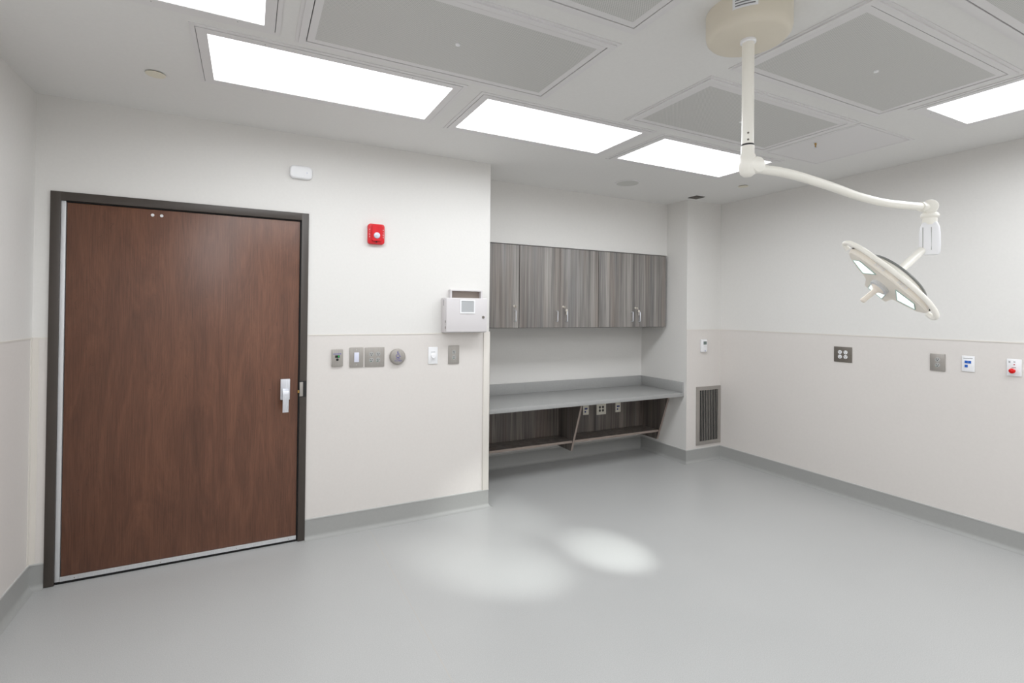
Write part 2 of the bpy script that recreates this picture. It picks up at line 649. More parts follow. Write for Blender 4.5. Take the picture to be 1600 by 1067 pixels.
# ------------------------------------------------------------------ ceiling lights
def ceiling_light(x0, x1, y0, y1, label, power=1.25):
    """x0..y1 is the lit opening; frame is 60 mm wide around it"""
    cx, cy = (x0 + x1) / 2, (y0 + y1) / 2
    t = thing('ceiling_light', label, 'ceiling light', (cx, cy, H), group='flush ceiling troffers')
    a, b = (x1 - x0) / 2, (y1 - y0) / 2
    g = obj('gap', frame_ring(new(), -a - 0.047, a + 0.047, -b - 0.047, b + 0.047, 0.02, -0.0015, 0), MT['gap'], t)
    obj('outer_flange', frame_ring(new(), -a - 0.062, a + 0.062, -b - 0.062, b + 0.062, 0.019, -0.004, 0), MT['fixture'], t)
    fr = obj('door_frame', frame_ring(new(), -a - 0.0405, a + 0.0405, -b - 0.0405, b + 0.0405, 0.0405, -0.006, 0), MT['fixture'], t)
    for sx in (-0.6, 0.6):
        for sy in (-1, 1):
            obj('screw', lathe([(0.003, 0), (0.0025, -0.001)], Matrix.Translation((sx * a, sy * (b + 0.02), -0.006)), 8), MT['greyface'], fr)
    obj('diffuser', box(-a, a, -b, b, -0.003, -0.0005), MT['lens'], t)
    ld = bpy.data.lights.new('troffer_light', 'AREA')
    ld.shape = 'RECTANGLE'
    ld.size, ld.size_y = 2 * a - 0.01, 2 * b - 0.01
    ld.energy = TROFFER * power
    ld.spread = math.radians(SPREAD)
    ld.color = (0.925, 0.967, 1.0)
    lo = bpy.data.objects.new('troffer_light', ld)
    C.objects.link(lo)
    lo.parent = t
    lo.location = (0, 0, -0.0036)
    return t


ceiling_light(0.607, 1.091, -2.452, -1.348, 'lit ceiling panel at the top edge, nearest the left wall')
ceiling_light(0.877, 1.985, -1.163, -0.672, 'lit ceiling panel in front of the brown door, longest in the row', 0.82)
ceiling_light(2.200, 3.304, -1.131, -0.639, 'lit ceiling panel in the middle of the row of three', 1.12)
ceiling_light(3.507, 4.603, -1.120, -0.620, 'lit ceiling panel behind the pole of the surgical lamp', 1.25)
ceiling_light(4.426, 4.909, -3.304, -2.198, 'lit ceiling panel beside the right wall')
ceiling_light(0.607, 1.091, -3.68, -2.576, 'lit ceiling panel above the viewpoint by the left wall, out of the picture')
ceiling_light(4.426, 4.909, -4.53, -3.428, 'lit ceiling panel out of the picture at the near end of the right wall')
for x0, l in ((0.877, 'left'), (2.2, 'middle'), (3.507, 'right')):
    ceiling_light(x0, x0 + 1.104, -4.72, -4.23, 'lit ceiling panel of the row behind the viewpoint, %s one' % l)


# ------------------------------------------------------------------ laminar air diffusers
def diffuser(x0, x1, y0, y1, label):
    cx, cy = (x0 + x1) / 2, (y0 + y1) / 2
    t = thing('air_diffuser', label, 'air diffuser', (cx, cy, H), group='perforated supply air diffusers')
    a, b = (x1 - x0) / 2, (y1 - y0) / 2
    bm = frame_ring(new(), -a, a, -b, b, 0.014, -0.004, 0)
    obj('outer_flange', bm, MT['fixture'], t)
    bm = frame_ring(new(), -a + 0.014, a - 0.014, -b + 0.014, b - 0.014, 0.028, -0.010, 0)
    obj('inner_flange', bm, MT['fixture'], t)
    obj('gap', frame_ring(new(), -a + 0.042, a - 0.042, -b + 0.042, b - 0.042, 0.005, -0.002, 0), MT['gap'], t)
    pf = obj('panel_frame', frame_ring(new(), -a + 0.046, a - 0.046, -b + 0.046, b - 0.046, 0.03, -0.008, 0), MT['fixture'], t)
    obj('perforated_panel', box(-a + 0.076, a - 0.076, -b + 0.076, b - 0.076, -0.0075, -0.001), MT['perf'], t)
    obj('knob', lathe([(0.011, -0.0075), (0.010, -0.013)], None, 16), MT['white'], t)
    return t


diffuser(1.212, 2.478, -1.925, -1.262, 'large perforated air diffuser between the door-side lights and the top edge')
diffuser(1.212, 2.478, -2.665, -2.010, 'perforated air diffuser cut by the top edge, left of the lamp canopy')
diffuser(3.056, 4.314, -1.903, -1.243, 'perforated air diffuser behind the lamp pole, nearest the cabinets')
diffuser(3.070, 4.318, -2.640, -1.990, 'large perforated air diffuser right of the lamp canopy')
diffuser(3.070, 4.318, -3.390, -2.735, 'perforated air diffuser in the top right corner')

ap = thing('access_panel', 'flat plain ceiling access panel beside the rear diffuser', 'access panel', (4.655, -1.565, H))
obj('panel_frame', frame_ring(new(), -0.308, 0.308, -0.333, 0.333, 0.02, -0.003, 0), MT['fixture'], ap)
obj('gap', frame_ring(new(), -0.288, 0.288, -0.313, 0.313, 0.004, -0.0012, 0), MT['gap'], ap)
obj('panel', box(-0.285, 0.285, -0.310, 0.310, -0.003, 0), MT['fixture'], ap)

sp = thing('fire_sprinkler', 'small pendent fire sprinkler below the flat access panel', 'sprinkler', (4.455, -1.548, H - 0.003))
obj('escutcheon', lathe([(0.016, 0), (0.014, -0.005)], None, 20), MT['alu'], sp)
obj('body', lathe([(0.007, -0.005), (0.007, -0.018), (0.004, -0.02), (0.0035, -0.034)], None, 12), MT['brass'], sp)
bm = new()
for s in (-1, 1):
    add_tube(bm, smooth_path([(s * 0.006, 0, -0.016), (s * 0.012, 0, -0.026), (s * 0.003, 0, -0.036)], 4), 0.002, 8)
obj('yoke', bm, MT['alu'], sp)
obj('deflector', lathe([(0.012, -0.036), (0.012, -0.038)], None, 16), MT['alu'], sp)

d = thing('sprinkler_cover', 'round cream flush disc in the ceiling above the brown door', 'ceiling disc', (0.620, -0.600, H))
obj('cover_plate', lathe([(0.043, -0.005), (0.042, -0.0075)], None, 40), MT['cream'], d)
obj('gap_ring', lathe([(0.036, 0), (0.036, -0.005)], None, 40), MT['gap'], d)
d = thing('sprinkler_cover', 'small round cream disc in the ceiling near the small dark grille', 'ceiling disc', (5.056, -0.505, H))
obj('cover_plate', lathe([(0.043, -0.005), (0.042, -0.0075)], None, 40), MT['cream'], d)
obj('gap_ring', lathe([(0.036, 0), (0.036, -0.005)], None, 40), MT['gap'], d)
s = thing('ceiling_speaker', 'large round grey ceiling speaker above the wall cabinets', 'speaker', (4.072, -0.070, H))
obj('rim', lathe([(0.112, 0), (0.112, -0.004), (0.105, -0.007), (0.098, -0.006), (0.098, 0)], None, 48), MT['fixture'], s)
obj('grille', lathe([(0.098, -0.001), (0.098, -0.005), (0.06, -0.007), (0.001, -0.0075)], None, 48), MT['spk'], s)
g = thing('ceiling_grille', 'small dark square vent in the ceiling before the pier', 'vent', (5.045, 0.035, H))
obj('frame', frame_ring(new(), -0.058, 0.058, -0.058, 0.058, 0.008, -0.004, 0), MT['lamshade'], g)
bm = new()
for k in range(6):
    add_box(bm, -0.05, 0.05, -0.045 + k * 0.017, -0.037 + k * 0.017, -0.003, -0.001)
obj('slats', bm, MT['steeldk'], g)
obj('backing', box(-0.05, 0.05, -0.05, 0.05, -0.001, 0), MT['gap'], g)

# ------------------------------------------------------------------ devices on the door wall (local frame: x right, z up, -y out of the wall)
YW = -PT


def plate_bm(w_, h_, t=0.006, bev=0.0022):
    return box(-w_ / 2, w_ / 2, -t, 0, -h_ / 2, h_ / 2, bev, 2)


def receptacle(parent, x, z, face, slot, t=0.006, r=0.0165, green=False):
    f = obj('receptacle', lathe([(r, t - 0.001), (r * 0.96, t + 0.0015)], front_at(x, z), 24), face, parent)
    bm = new()
    y = -(t + 0.0015)
    add_box(bm, x - 0.0080, x - 0.0046, y - 0.0004, y + 0.001, z - 0.001, z + 0.0080)
    add_box(bm, x + 0.0046, x + 0.0080, y - 0.0004, y + 0.001, z - 0.001, z + 0.0070)
    add_lathe(bm, [(0.0034, -0.001), (0.0034, 0.0004)], front_at(x, z - 0.0075, y), 12)
    obj('slots', bm, slot, f)
    if green:
        obj('green_mark', box(x - 0.009, x - 0.004, y - 0.0004, y + 0.001, z - 0.011, z - 0.007), MT['teal'], f)
    return f


# charger plate
t = thing('charger_plate', 'narrow steel wall plate with a small black and green display, nearest the door', 'wall plate', (1.5935, YW, 1.2105))
obj('plate', plate_bm(0.073, 0.117, 0.014, 0.003), MT['steel'], t)
dsp = obj('display', box(-0.015, 0.015, -0.0148, -0.013, 0.002, 0.018), MT['dark'], t)
obj('led', box(0.006, 0.011, -0.0152, -0.0146, 0.004, 0.016), MT['green'], dsp)
obj('button', lathe([(0.009, 0.013), (0.0085, 0.0165)], front_at(0, -0.012), 20), MT['dark'], t)
bm = new()
for k in range(8):
    add_box(bm, -0.026 + k * 0.0066, -0.021 + k * 0.0066, -0.0144, -0.0138, 0.025, 0.030)
obj('marking', bm, MT['ink'], t)

# rocker switch
t = thing('light_switch', 'steel wall plate with one white rocker switch', 'light switch', (1.7225, YW, 1.2105))
obj('plate', plate_bm(0.093, 0.137, 0.008, 0.003), MT['steel'], t)
rk = obj('rocker', box(-0.0165, 0.0165, -0.013, -0.007, -0.034, 0.034, 0.002), MT['switchwhite'], t)
bm = new()
add_lathe(bm, [(0.0025, 0.007), (0.0022, 0.009)], front_at(0, 0.052), 10)
obj('screw', bm, MT['alu'], t)
obj('screw', lathe([(0.0025, 0.007), (0.0022, 0.009)], front_at(0, -0.052), 10), MT['alu'], t)


def quad(name, label, loc, rz, plate_mat, face, wv, hv, slot, sx=0.0215, sz=0.0195, green=False, r=0.0165, zc=0.0):
    t = thing(name, label, 'power outlet', loc, rz)
    obj('plate', plate_bm(wv, hv, 0.006, 0.0025), plate_mat, t)
    for ix in (-1, 1):
        for iz in (-1, 1):
            receptacle(t, ix * sx, zc + iz * sz, face, slot, r=r, green=green and iz < 0)
    return t


quad('quad_outlet', 'square steel wall plate with four grey sockets beside the door', (1.8485, YW, 1.2085), 0, MT['steel'], MT['greyface'], 0.137, 0.137,
     MT['dark'], 0.0235, 0.021, True)

# push-to-open button
t = thing('door_push_button', 'round steel push plate with a blue wheelchair symbol', 'push button', (2.0105, YW, 1.2065))
obj('collar', lathe([(0.0575, 0), (0.0575, 0.012), (0.0555, 0.017), (0.050, 0.021)], front_at(0, 0), 56), MT['steel'], t)
pb = obj('plate', lathe([(0.0495, 0.019), (0.0490, 0.0235), (0.0470, 0.0245)], front_at(0, 0), 56), MT['steel'], t)
bm = new()
yy = -0.0250


def Q(x, z):
    return (x, yy, z)


add_lathe(bm, [(0.0042, 0), (0.0042, 0.0006)], front_at(-0.002, 0.0335, yy + 0.0003), 14)
add_tube(bm, [Q(-0.002, 0.028), Q(-0.001, 0.013), Q(0.011, 0.013), Q(0.0165, 0.0015), Q(0.021, 0.0035)], 0.0017, 6)
add_tube(bm, [Q(-0.001, 0.0215), Q(0.009, 0.0215)], 0.0015, 6)
arc = [Q(0.0 + 0.0135 * math.cos(a), 0.0075 + 0.0135 * math.sin(a)) for a in [math.radians(125 + 215 * k / 18) for k in range(19)]]
add_tube(bm, arc, 0.0016, 6)
obj('wheelchair_symbol', bm, MT['ink'], pb)
obj('lettering', text_bm('PUSH', 0.0125, Matrix.Translation((0, yy, -0.0155)) @ FRONT), MT['ink'], pb)
obj('lettering', text_bm('TO OPEN', 0.0125, Matrix.Translation((0, yy, -0.029)) @ FRONT), MT['ink'], pb)

# dimmer
t = thing('dimmer_switch', 'white wall plate with a round dimmer knob', 'dimmer', (2.280, YW, 1.2065))
obj('plate', plate_bm(0.073, 0.127, 0.007, 0.003), MT['white'], t)
obj('insert', box(-0.0185, 0.0185, -0.0085, -0.006, -0.036, 0.036, 0.0008), MT['white'], t)
kb = obj('knob', lathe([(0.017, 0.008), (0.0165, 0.022), (0.0145, 0.024)], front_at(0, -0.004), 28), MT['white'], t)
obj('marking', box(-0.016, 0.016, -0.0088, -0.0083, 0.024, 0.027), MT['inkgrey'], t)

# duplex
t = thing('duplex_outlet', 'steel wall plate with two sockets under the white cabinet box', 'power outlet', (2.446, YW, 1.207))
obj('plate', plate_bm(0.088, 0.140, 0.007, 0.003), MT['steel'], t)
receptacle(t, 0, 0.020, MT['greyface'], MT['dark'], 0.007)
receptacle(t, 0, -0.020, MT['greyface'], MT['dark'], 0.007, green=True)

# white motion sensor high on the wall
t = thing('wall_sensor', 'white rounded sensor box high on the wall right of the door', 'sensor', (1.347, 0, 2.4535))
bm = box(-0.071, 0.071, -0.030, 0, -0.043, 0.043, 0.028, 5, axis=1)
es = [e for e in bm.edges if all(v.co.y < -0.029 for v in e.verts)]
bmesh.ops.bevel(bm, geom=es, offset=0.012, segments=4, affect='EDGES', profile=0.5)
obj('housing', bm, MT['white'], t)
obj('lens_window', lathe([(0.0045, 0.029), (0.004, 0.0315)], front_at(0.036, -0.002), 16), MT['glasslens'], t)

# fire alarm
t = thing('fire_alarm', 'red fire alarm strobe on the wall', 'fire alarm', (1.8455, 0, 2.0805))
bm = box(-0.058, 0.058, -0.030, 0, -0.0715, 0.0715, 0.018, 4, axis=1)
es = [e for e in bm.edges if all(v.co.y < -0.029 for v in e.verts)]
bmesh.ops.bevel(bm, geom=es, offset=0.007, segments=3, affect='EDGES', profile=0.5)
obj('housing', bm, MT['red'], t)
bm = box(-0.033, 0.033, -0.046, -0.028, -0.050, 0.066, 0.008, 3, axis=1)
obj('raised_front', bm, MT['red'], t)
ln = obj('strobe_lens', lathe([(0.022, 0.046), (0.021, 0.052), (0.014, 0.058), (0.004, 0.060)], front_at(0.0, -0.012), 32), MT['glasslens'], t)
obj('strobe_tube', lathe([(0.006, 0.060), (0.005, 0.0615)], front_at(0.0, -0.012), 16), MT['alu'], ln)
obj('horn_slot', box(-0.004, 0.004, -0.0345, -0.028, -0.060, -0.052), MT['dark'], t)
for s in (-1, 1):
    bm = new()
    for k, ch in enumerate('FIRE'):
        b2 = text_bm(ch, 0.014, Matrix.Translation((s * 0.0475, -0.0305, 0.028 - k * 0.0165)) @ FRONT)
        tmp = bpy.data.meshes.new('tmp')
        b2.to_mesh(tmp)
        b2.free()
        bm.from_mesh(tmp)
        bpy.data.meshes.remove(tmp)
    obj('lettering', bm, MT['white'], t)

# white lock box at the wall end
t = thing('lock_box', 'white wall mounted lock box with a small window', 'lock box', (2.345, 0, 1.378))
bm = box(0.0, 0.335, -0.086, 0, 0, 0.262, 0.006, 3)
obj('body', bm, MT['box'], t)
dr = obj('door', box(0.003, 0.335, -0.100, -0.088, 0.006, 0.260, 0.004, 3), MT['box'], t)
wf = frame_ring(new(), -0.061, 0.061, -0.052, 0.052, 0.010, 0, 0.004)
wf.transform(front_at(0.172, 0.197, -0.100))
obj('window_frame', wf, MT['white'], dr)
wn = obj('window', box(0.121, 0.223, -0.1012, -0.099, 0.155, 0.239), MT['boxwin'], dr)
obj('lock', lathe([(0.010, 0.100), (0.009, 0.105), (0.004, 0.106)], front_at(0.303, 0.118), 20), MT['steeldk'], dr)
bk = new()
add_box(bk, 0.055, 0.067, -0.045, 0, 0.262, 0.325)
add_box(bk, 0.306, 0.318, -0.045, 0, 0.262, 0.325)
add_box(bk, 0.0552, 0.3178, -0.046, 0, 0.316, 0.3252)
obj('top_pocket', bk, MT['box'], t)
obj('pocket_back', box(0.067, 0.306, -0.006, -0.001, 0.262, 0.316), MT['boxin'], t)
bm = new()
for k in range(5):
    add_box(bm, -0.0006, 0.001, -0.058, -0.038, 0.205 + k * 0.009, 0.210 + k * 0.009)
obj('vent_slots', bm, MT['inkgrey'], t)
for z in (0.03, 0.075):
    obj('hinge', tube([(0.001, -0.0875, z), (0.001, -0.0875, z + 0.018)], 0.0025, 10), MT['steeldk'], t)

# ------------------------------------------------------------------ wall cabinets
CZ0, CZ1 = 1.391, 2.155
KN = 'grey driftwood wall cabinets'


def cabinet(name, x0, x1, label, doors, lock_x, handles, key_dx):
    t = thing(name, label, 'cabinet', (x0, SY, CZ0), group=KN)
    wd = x1 - x0
    hh = CZ1 - CZ0
    obj('carcass', box(0, wd, 0.0015, D2 - SY - 0.001, 0, hh), MT['lamshade'], t)
    dd = []
    n = doors
    for k in range(n):
        a = wd * k / n + (0.003 if k == 0 else 0.0011)
        b = wd * (k + 1) / n - (0.003 if k == n - 1 else 0.0011)
        o = obj('cabinet_door', box(a, b, -0.019, 0, 0.003, hh - 0.008, 0.0008), MT['lam'], t)
        dd.append((a, b, o))
    for hx in handles:
        o = [q[2] for q in dd if q[0] <= hx - x0 <= q[1]][0]
        lx = hx - x0
        bm = new()
        add_tube(bm, [(lx, -0.019, 0.158), (lx, -0.043, 0.158), (lx, -0.046, 0.155), (lx, -0.046, 0.065), (lx, -0.043, 0.062), (lx, -0.019, 0.062)], 0.0042, 10)
        obj('handle', bm, MT['chrome'], o)
    o = [q[2] for q in dd if q[0] <= lock_x - x0 <= q[1]][0]
    lx = lock_x - x0
    obj('lock', lathe([(0.011, 0.019), (0.010, 0.025), (0.006, 0.026)], front_at(lx, 0.2), 20), MT['key'], o)
    bm = new()
    add_box(bm, lx - 0.001, lx + 0.001, -0.044, -0.025, 0.194, 0.206)
    add_lathe(bm, [(0.0125, -0.001), (0.0125, 0.001)], Matrix.Translation((lx + 0.002, -0.05, 0.196)) @ Matrix.Rotation(PI / 2, 4, 'Y'), 16)
    if key_dx:       # a spare key hanging from the ring
        add_lathe(bm, [(0.0125, 0), (0.0125, 0.002)], front_at(lx + key_dx, 0.168, -0.046), 16)
        add_box(bm, lx + key_dx - 0.004, lx + key_dx + 0.004, -0.048, -0.046, 0.125, 0.16)
        add_tube(bm, [(lx + 0.002, -0.052, 0.190), (lx + key_dx * 0.6, -0.052, 0.178), (lx + key_dx, -0.047, 0.172)], 0.0012, 6)
    obj('key', bm, MT['key'], o)
    return t


cabinet('wall_cabinet', XE + 0.012, 3.236, 'single door grey wall cabinet at the left end, beside the door wall', 1, 3.186, [3.192], 0)
cabinet('wall_cabinet', 3.238, 4.129, 'two door grey wall cabinet in the middle', 2, 3.712, [3.638, 3.746], 0.024)
cabinet('wall_cabinet', 4.131, 5.018, 'two door grey wall cabinet at the right end, against the pier', 2, 4.598, [4.547, 4.641], 0.024)

# ------------------------------------------------------------------ counter and the desk base under it
ct = thing('countertop', 'long grey countertop with backsplash in the recess', 'countertop', (XE, D2, 0))
ctw = XR - XE
obj('slab', box(0.002, ctw - 0.001, 0.185 - D2, -0.001, 0.683, 0.722, 0.002), MT['counter'], ct)
obj('backsplash', box(0.002, ctw - 0.001, -0.021, -0.001, 0.722, 0.829, 0.0015), MT['counter'], ct)
obj('side_splash', box(ctw - 0.021, ctw - 0.001, 0.187 - D2, -0.021, 0.722, 0.829, 0.0015), MT['counter'], ct)

ds = thing('desk_base', 'grey wood shelf unit hanging under the countertop', 'shelf unit', (XE, D2, 0))


def support(x0, x1):
    out = [(-0.003, 0.682), (0.372 - D2, 0.682), (0.553 - D2, 0.166), (-0.20, 0.166), (-0.12, 0.166), (-0.003, 0.166)]
    bm = new()
    a = [bm.verts.new((x0, y, z)) for y, z in out]
    b = [bm.verts.new((x1, y, z)) for y, z in out]
    bm.faces.new(a)
    bm.faces.new(list(reversed(b)))
    n = len(out)
    for k in range(n):
        bm.faces.new((a[k], b[k], b[(k + 1) % n], a[(k + 1) % n]))
    return bm


S2 = 3.902 - XE
S3 = 5.026 - XE
for x0 in (0.004, S2, S3):
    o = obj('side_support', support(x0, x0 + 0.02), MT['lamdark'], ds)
    bm = new()     # lighter band along the slanted front edge
    p0, p1 = Vector((0, 0.372 - D2, 0.682)), Vector((0, 0.553 - D2, 0.166))
    e = 0.0012
    vs = [(x0 - 0.0004, p0.y - e, p0.z), (x0 + 0.0204, p0.y - e, p0.z), (x0 + 0.0204, p1.y - e, p1.z), (x0 - 0.0004, p1.y - e, p1.z)]
    f = [bm.verts.new(v) for v in vs]
    bk_ = [bm.verts.new((v[0], v[1] + e * 1.5, v[2])) for v in vs]
    bm.faces.new(f)
    bm.faces.new(list(reversed(bk_)))
    for k in range(4):
        bm.faces.new((f[k], bk_[k], bk_[(k + 1) % 4], f[(k + 1) % 4]))
    obj('edge_band', bm, MT['lamedge'], o)
PBY = -0.04
for x0, x1 in ((0.024, S2), (S2 + 0.02, S3)):
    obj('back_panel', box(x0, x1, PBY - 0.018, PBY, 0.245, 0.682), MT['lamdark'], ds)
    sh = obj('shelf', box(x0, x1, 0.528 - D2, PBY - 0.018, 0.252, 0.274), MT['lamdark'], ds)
    obj('edge_band', box(x0, x1, 0.5265 - D2, 0.528 - D2, 0.2518, 0.2742), MT['lamedge'], sh)

YB = D2 + PBY - 0.018


def data_plate(label, x, z):
    t = thing('data_plate', label, 'data outlet', (x, YB, z))
    obj('plate', plate_bm(0.072, 0.117, 0.006, 0.002), MT['ivory'], t)
    bm = new()
    obj('jack', box(-0.018, -0.001, -0.0075, -0.005, -0.002, 0.014), MT['navy'], t)
    obj('jack', box(0.001, 0.018, -0.0075, -0.005, -0.002, 0.014), MT['navy'], t)
    obj('jack', box(-0.018, -0.001, -0.0075, -0.005, -0.033, -0.017), MT['navy'], t)
    return t


# ------------------------------------------------------------------ placement of the plates under the counter
data_plate('ivory data plate beside the middle desk support', 4.238, 0.513)
quad('quad_outlet', 'ivory plate with four dark sockets under the countertop', (4.440, YB - 0.0004, 0.506), 0, MT['ivory'], MT['darkface'], 0.126, 0.130, MT['dark'],
     0.0205, 0.0175, False, 0.0145, -0.003)
data_plate('ivory data plate right of the four sockets under the countertop', 4.668, 0.508)

# ------------------------------------------------------------------ pier: thermostat and grille
t = thing('thermostat', 'small white thermostat on the pier above the floor grille', 'thermostat', (5.279, CY - PT, 1.205))
obj('housing', box(-0.040, 0.040, -0.026, 0, -0.066, 0.066, 0.006, 3), MT['white'], t)
obj('screen', box(-0.018, 0.026, -0.0268, -0.025, 0.012, 0.045), MT['lcd'], t)
bm = new()
for k in range(3):
    add_box(bm, -0.014 + k * 0.014, -0.006 + k * 0.014, -0.0272, -0.025, -0.014, -0.006)
obj('buttons', bm, MT['fixture'], t)
obj('badge', box(0.0, 0.012, -0.0266, -0.025, -0.058, -0.050), MT['ink'], t)

t = thing('return_grille', 'tall steel framed air grille with dark vertical bars low on the pier', 'air grille', (5.361, CY - PT, 0.474))
gw, gh = 0.176, 0.302
bm = frame_ring(new(), -gw, gw, -gh, gh, 0.037, 0, 0.012)
bm.transform(FRONT)
obj('frame', bm, MT['steel'], t)
obj('backing', box(-gw + 0.03, gw - 0.03, -0.002, 0, -gh + 0.03, gh - 0.03), MT['gap'], t)
for k in range(12):
    x = -0.132 + k * 0.024
    obj('bar', box(x - 0.0026, x + 0.0026, -0.0105, -0.006, -gh + 0.036, gh - 0.036), MT['steel'], t)

# ------------------------------------------------------------------ right wall devices
XW = W - PT
RZ = -PI / 2
quad('quad_outlet', 'dark steel plate with four pale sockets on the right wall', (XW, -1.1155, 1.2045), RZ, MT['steeldk'], MT['white'], 0.148, 0.130, MT['dark'],
     0.023, 0.0195, False)
t = thing('duplex_outlet', 'bright steel plate with two sockets on the right wall', 'power outlet', (XW, -1.786, 1.2005), RZ)
obj('plate', plate_bm(0.093, 0.125, 0.008, 0.003), MT['steel'], t)
receptacle(t, 0, 0.020, MT['greyface'], MT['dark'], 0.008)
receptacle(t, 0, -0.020, MT['greyface'], MT['dark'], 0.008, green=True)
t = thing('data_plate', 'white plate with three blue data jacks on the right wall', 'data outlet', (XW, -1.964, 1.2065), RZ)
obj('plate', plate_bm(0.072, 0.110, 0.006, 0.002), MT['white'], t)
for x, z in ((-0.010, 0.012), (0.009, 0.012), (-0.010, -0.016)):
    obj('jack', box(x - 0.0085, x + 0.0085, -0.0078, -0.005, z - 0.009, z + 0.009), MT['blue'], t)
obj('marking', box(-0.026, 0.026, -0.0064, -0.0058, 0.036, 0.040), MT['inkgrey'], t)
t = thing('emergency_button', 'white plate with a red push button on the right wall', 'emergency button', (XW, -2.206, 1.204), RZ)
obj('plate', plate_bm(0.074, 0.112, 0.006, 0.002), MT['white'], t)
obj('button', lathe([(0.012, 0.006), (0.012, 0.018), (0.0165, 0.020), (0.0165, 0.028), (0.012, 0.032), (0.003, 0.0335)], front_at(-0.004, -0.021), 28), MT['redglow'], t)
obj('indicator', lathe([(0.004, 0.006), (0.0035, 0.008)], front_at(0.001, 0.020), 12), MT['inkred'], t)
bm = new()
add_tube(bm, [(-0.027, -0.0064, 0.030), (-0.018, -0.0064, 0.042)], 0.0009, 6)
add_tube(bm, [(-0.018, -0.0064, 0.030), (-0.027, -0.0064, 0.042)], 0.0009, 6)
add_box(bm, -0.003, 0.007, -0.0065, -0.0058, 0.036, 0.040)
add_box(bm, -0.012, 0.010, -0.0065, -0.0058, -0.001, 0.002)
obj('marking', bm, MT['dark'], t)

# ------------------------------------------------------------------ surgical lamp
PX, PY = 2.76, -2.34
sl = thing('surgical_light', 'white surgical lamp on a jointed ceiling arm', 'surgical lamp', (PX, PY, H))


def Lc(x, y, z):
    return Vector((x - PX, y - PY, z - H))


can = obj('ceiling_canopy', lathe([(0.155, 0), (0.155, -0.078), (0.151, -0.094), (0.142, -0.105), (0.128, -0.110)], None, 72), MT['canopy'], sl)
# maker's sticker on the drum's side: a pale curved patch with grey bars of print
ang0 = math.radians(214)


def patch(a0, a1, z0, z1, r):
    bm = new()
    n = 10
    A = [bm.verts.new((r * math.cos(a0 + (a1 - a0) * k / n), r * math.sin(a0 + (a1 - a0) * k / n), z0)) for k in range(n + 1)]
    B = [bm.verts.new((r * math.cos(a0 + (a1 - a0) * k / n), r * math.sin(a0 + (a1 - a0) * k / n), z1)) for k in range(n + 1)]
    for k in range(n):
        bm.faces.new((A[k], A[k + 1], B[k + 1], B[k]))
    return bm


stk = obj('sticker', patch(ang0 - 0.28, ang0 + 0.28, -0.06, -0.012, 0.1556), MT['white'], can)
bm = new()
for k in range(4):
    b2 = patch(ang0 - 0.22, ang0 + 0.22 - 0.08 * (k % 2), -0.052 + k * 0.010, -0.0475 + k * 0.010, 0.1561)
    tmp = bpy.data.meshes.new('tmp')
    b2.to_mesh(tmp)
    b2.free()
    bm.from_mesh(tmp)
    bpy.data.meshes.remove(tmp)
obj('print', bm, MT['inkgrey'], can)
obj('collar', lathe([(0.029, -0.108), (0.029, -0.119), (0.026, -0.122)], None, 36), MT['lamphouse'], sl)
pole = obj('pole', lathe([(0.0222, -0.11), (0.0222, 2.196 - H)], None, 36), MT['lampwhite'], sl)
for z in (2.236, 2.210):
    a = math.radians(222)
    mx = Matrix.Translation((0.0222 * math.cos(a), 0.0222 * math.sin(a), z - H)) @ Matrix.Rotation(a, 4, 'Z') @ Matrix.Rotation(PI / 2, 4, 'Y')
    obj('screw', lathe([(0.0042, -0.001), (0.0036, 0.0012)], mx, 12), MT['steeldk'], pole)
obj('seal_ring', lathe([(0.0232, 2.190 - H), (0.0232, 2.197 - H)], None, 36), MT['dark'], sl)
DIR = Vector((0.98242, -0.18670, 0))
NRM = Vector((-DIR.y, DIR.x, 0))


def A(s, z, n=0.0):
    return DIR * s + NRM * n + Vector((0, 0, z - H))


obj('pivot_sleeve', lathe([(0.0245, 2.190 - H), (0.0245, 2.160 - H), (0.030, 2.150 - H), (0.031, 2.100 - H), (0.027, 2.083 - H), (0.016, 2.073 - H), (0.004, 2.071 - H)], None, 36), MT['lampwhite'], sl)
mx = Matrix.Translation(A(0.026, 2.115)) @ Matrix((DIR, Vector((0, 0, 1)), -NRM)).transposed().to_4x4()
obj('pivot_joint', lathe([(0.020, -0.034), (0.029, -0.031), (0.0315, -0.026), (0.0315, 0.026), (0.029, 0.031), (0.020, 0.0335), (0.004, 0.0345)], mx, 40), MT['lampwhite'], sl)
arm_pts = [A(0.035, 2.110), A(0.063, 2.107), A(0.15, 2.105), A(0.255, 2.094), A(0.42, 2.066), A(0.554, 2.039), A(0.693, 2.022), A(0.82, 2.0185), A(0.95, 2.019)]
obj('arm', tube(smooth_path(arm_pts, 6), lambda q: 0.0162 + 0.0022 * math.sin(PI * min(1, q * 1.6)), 24), MT['lampwhite'], sl)
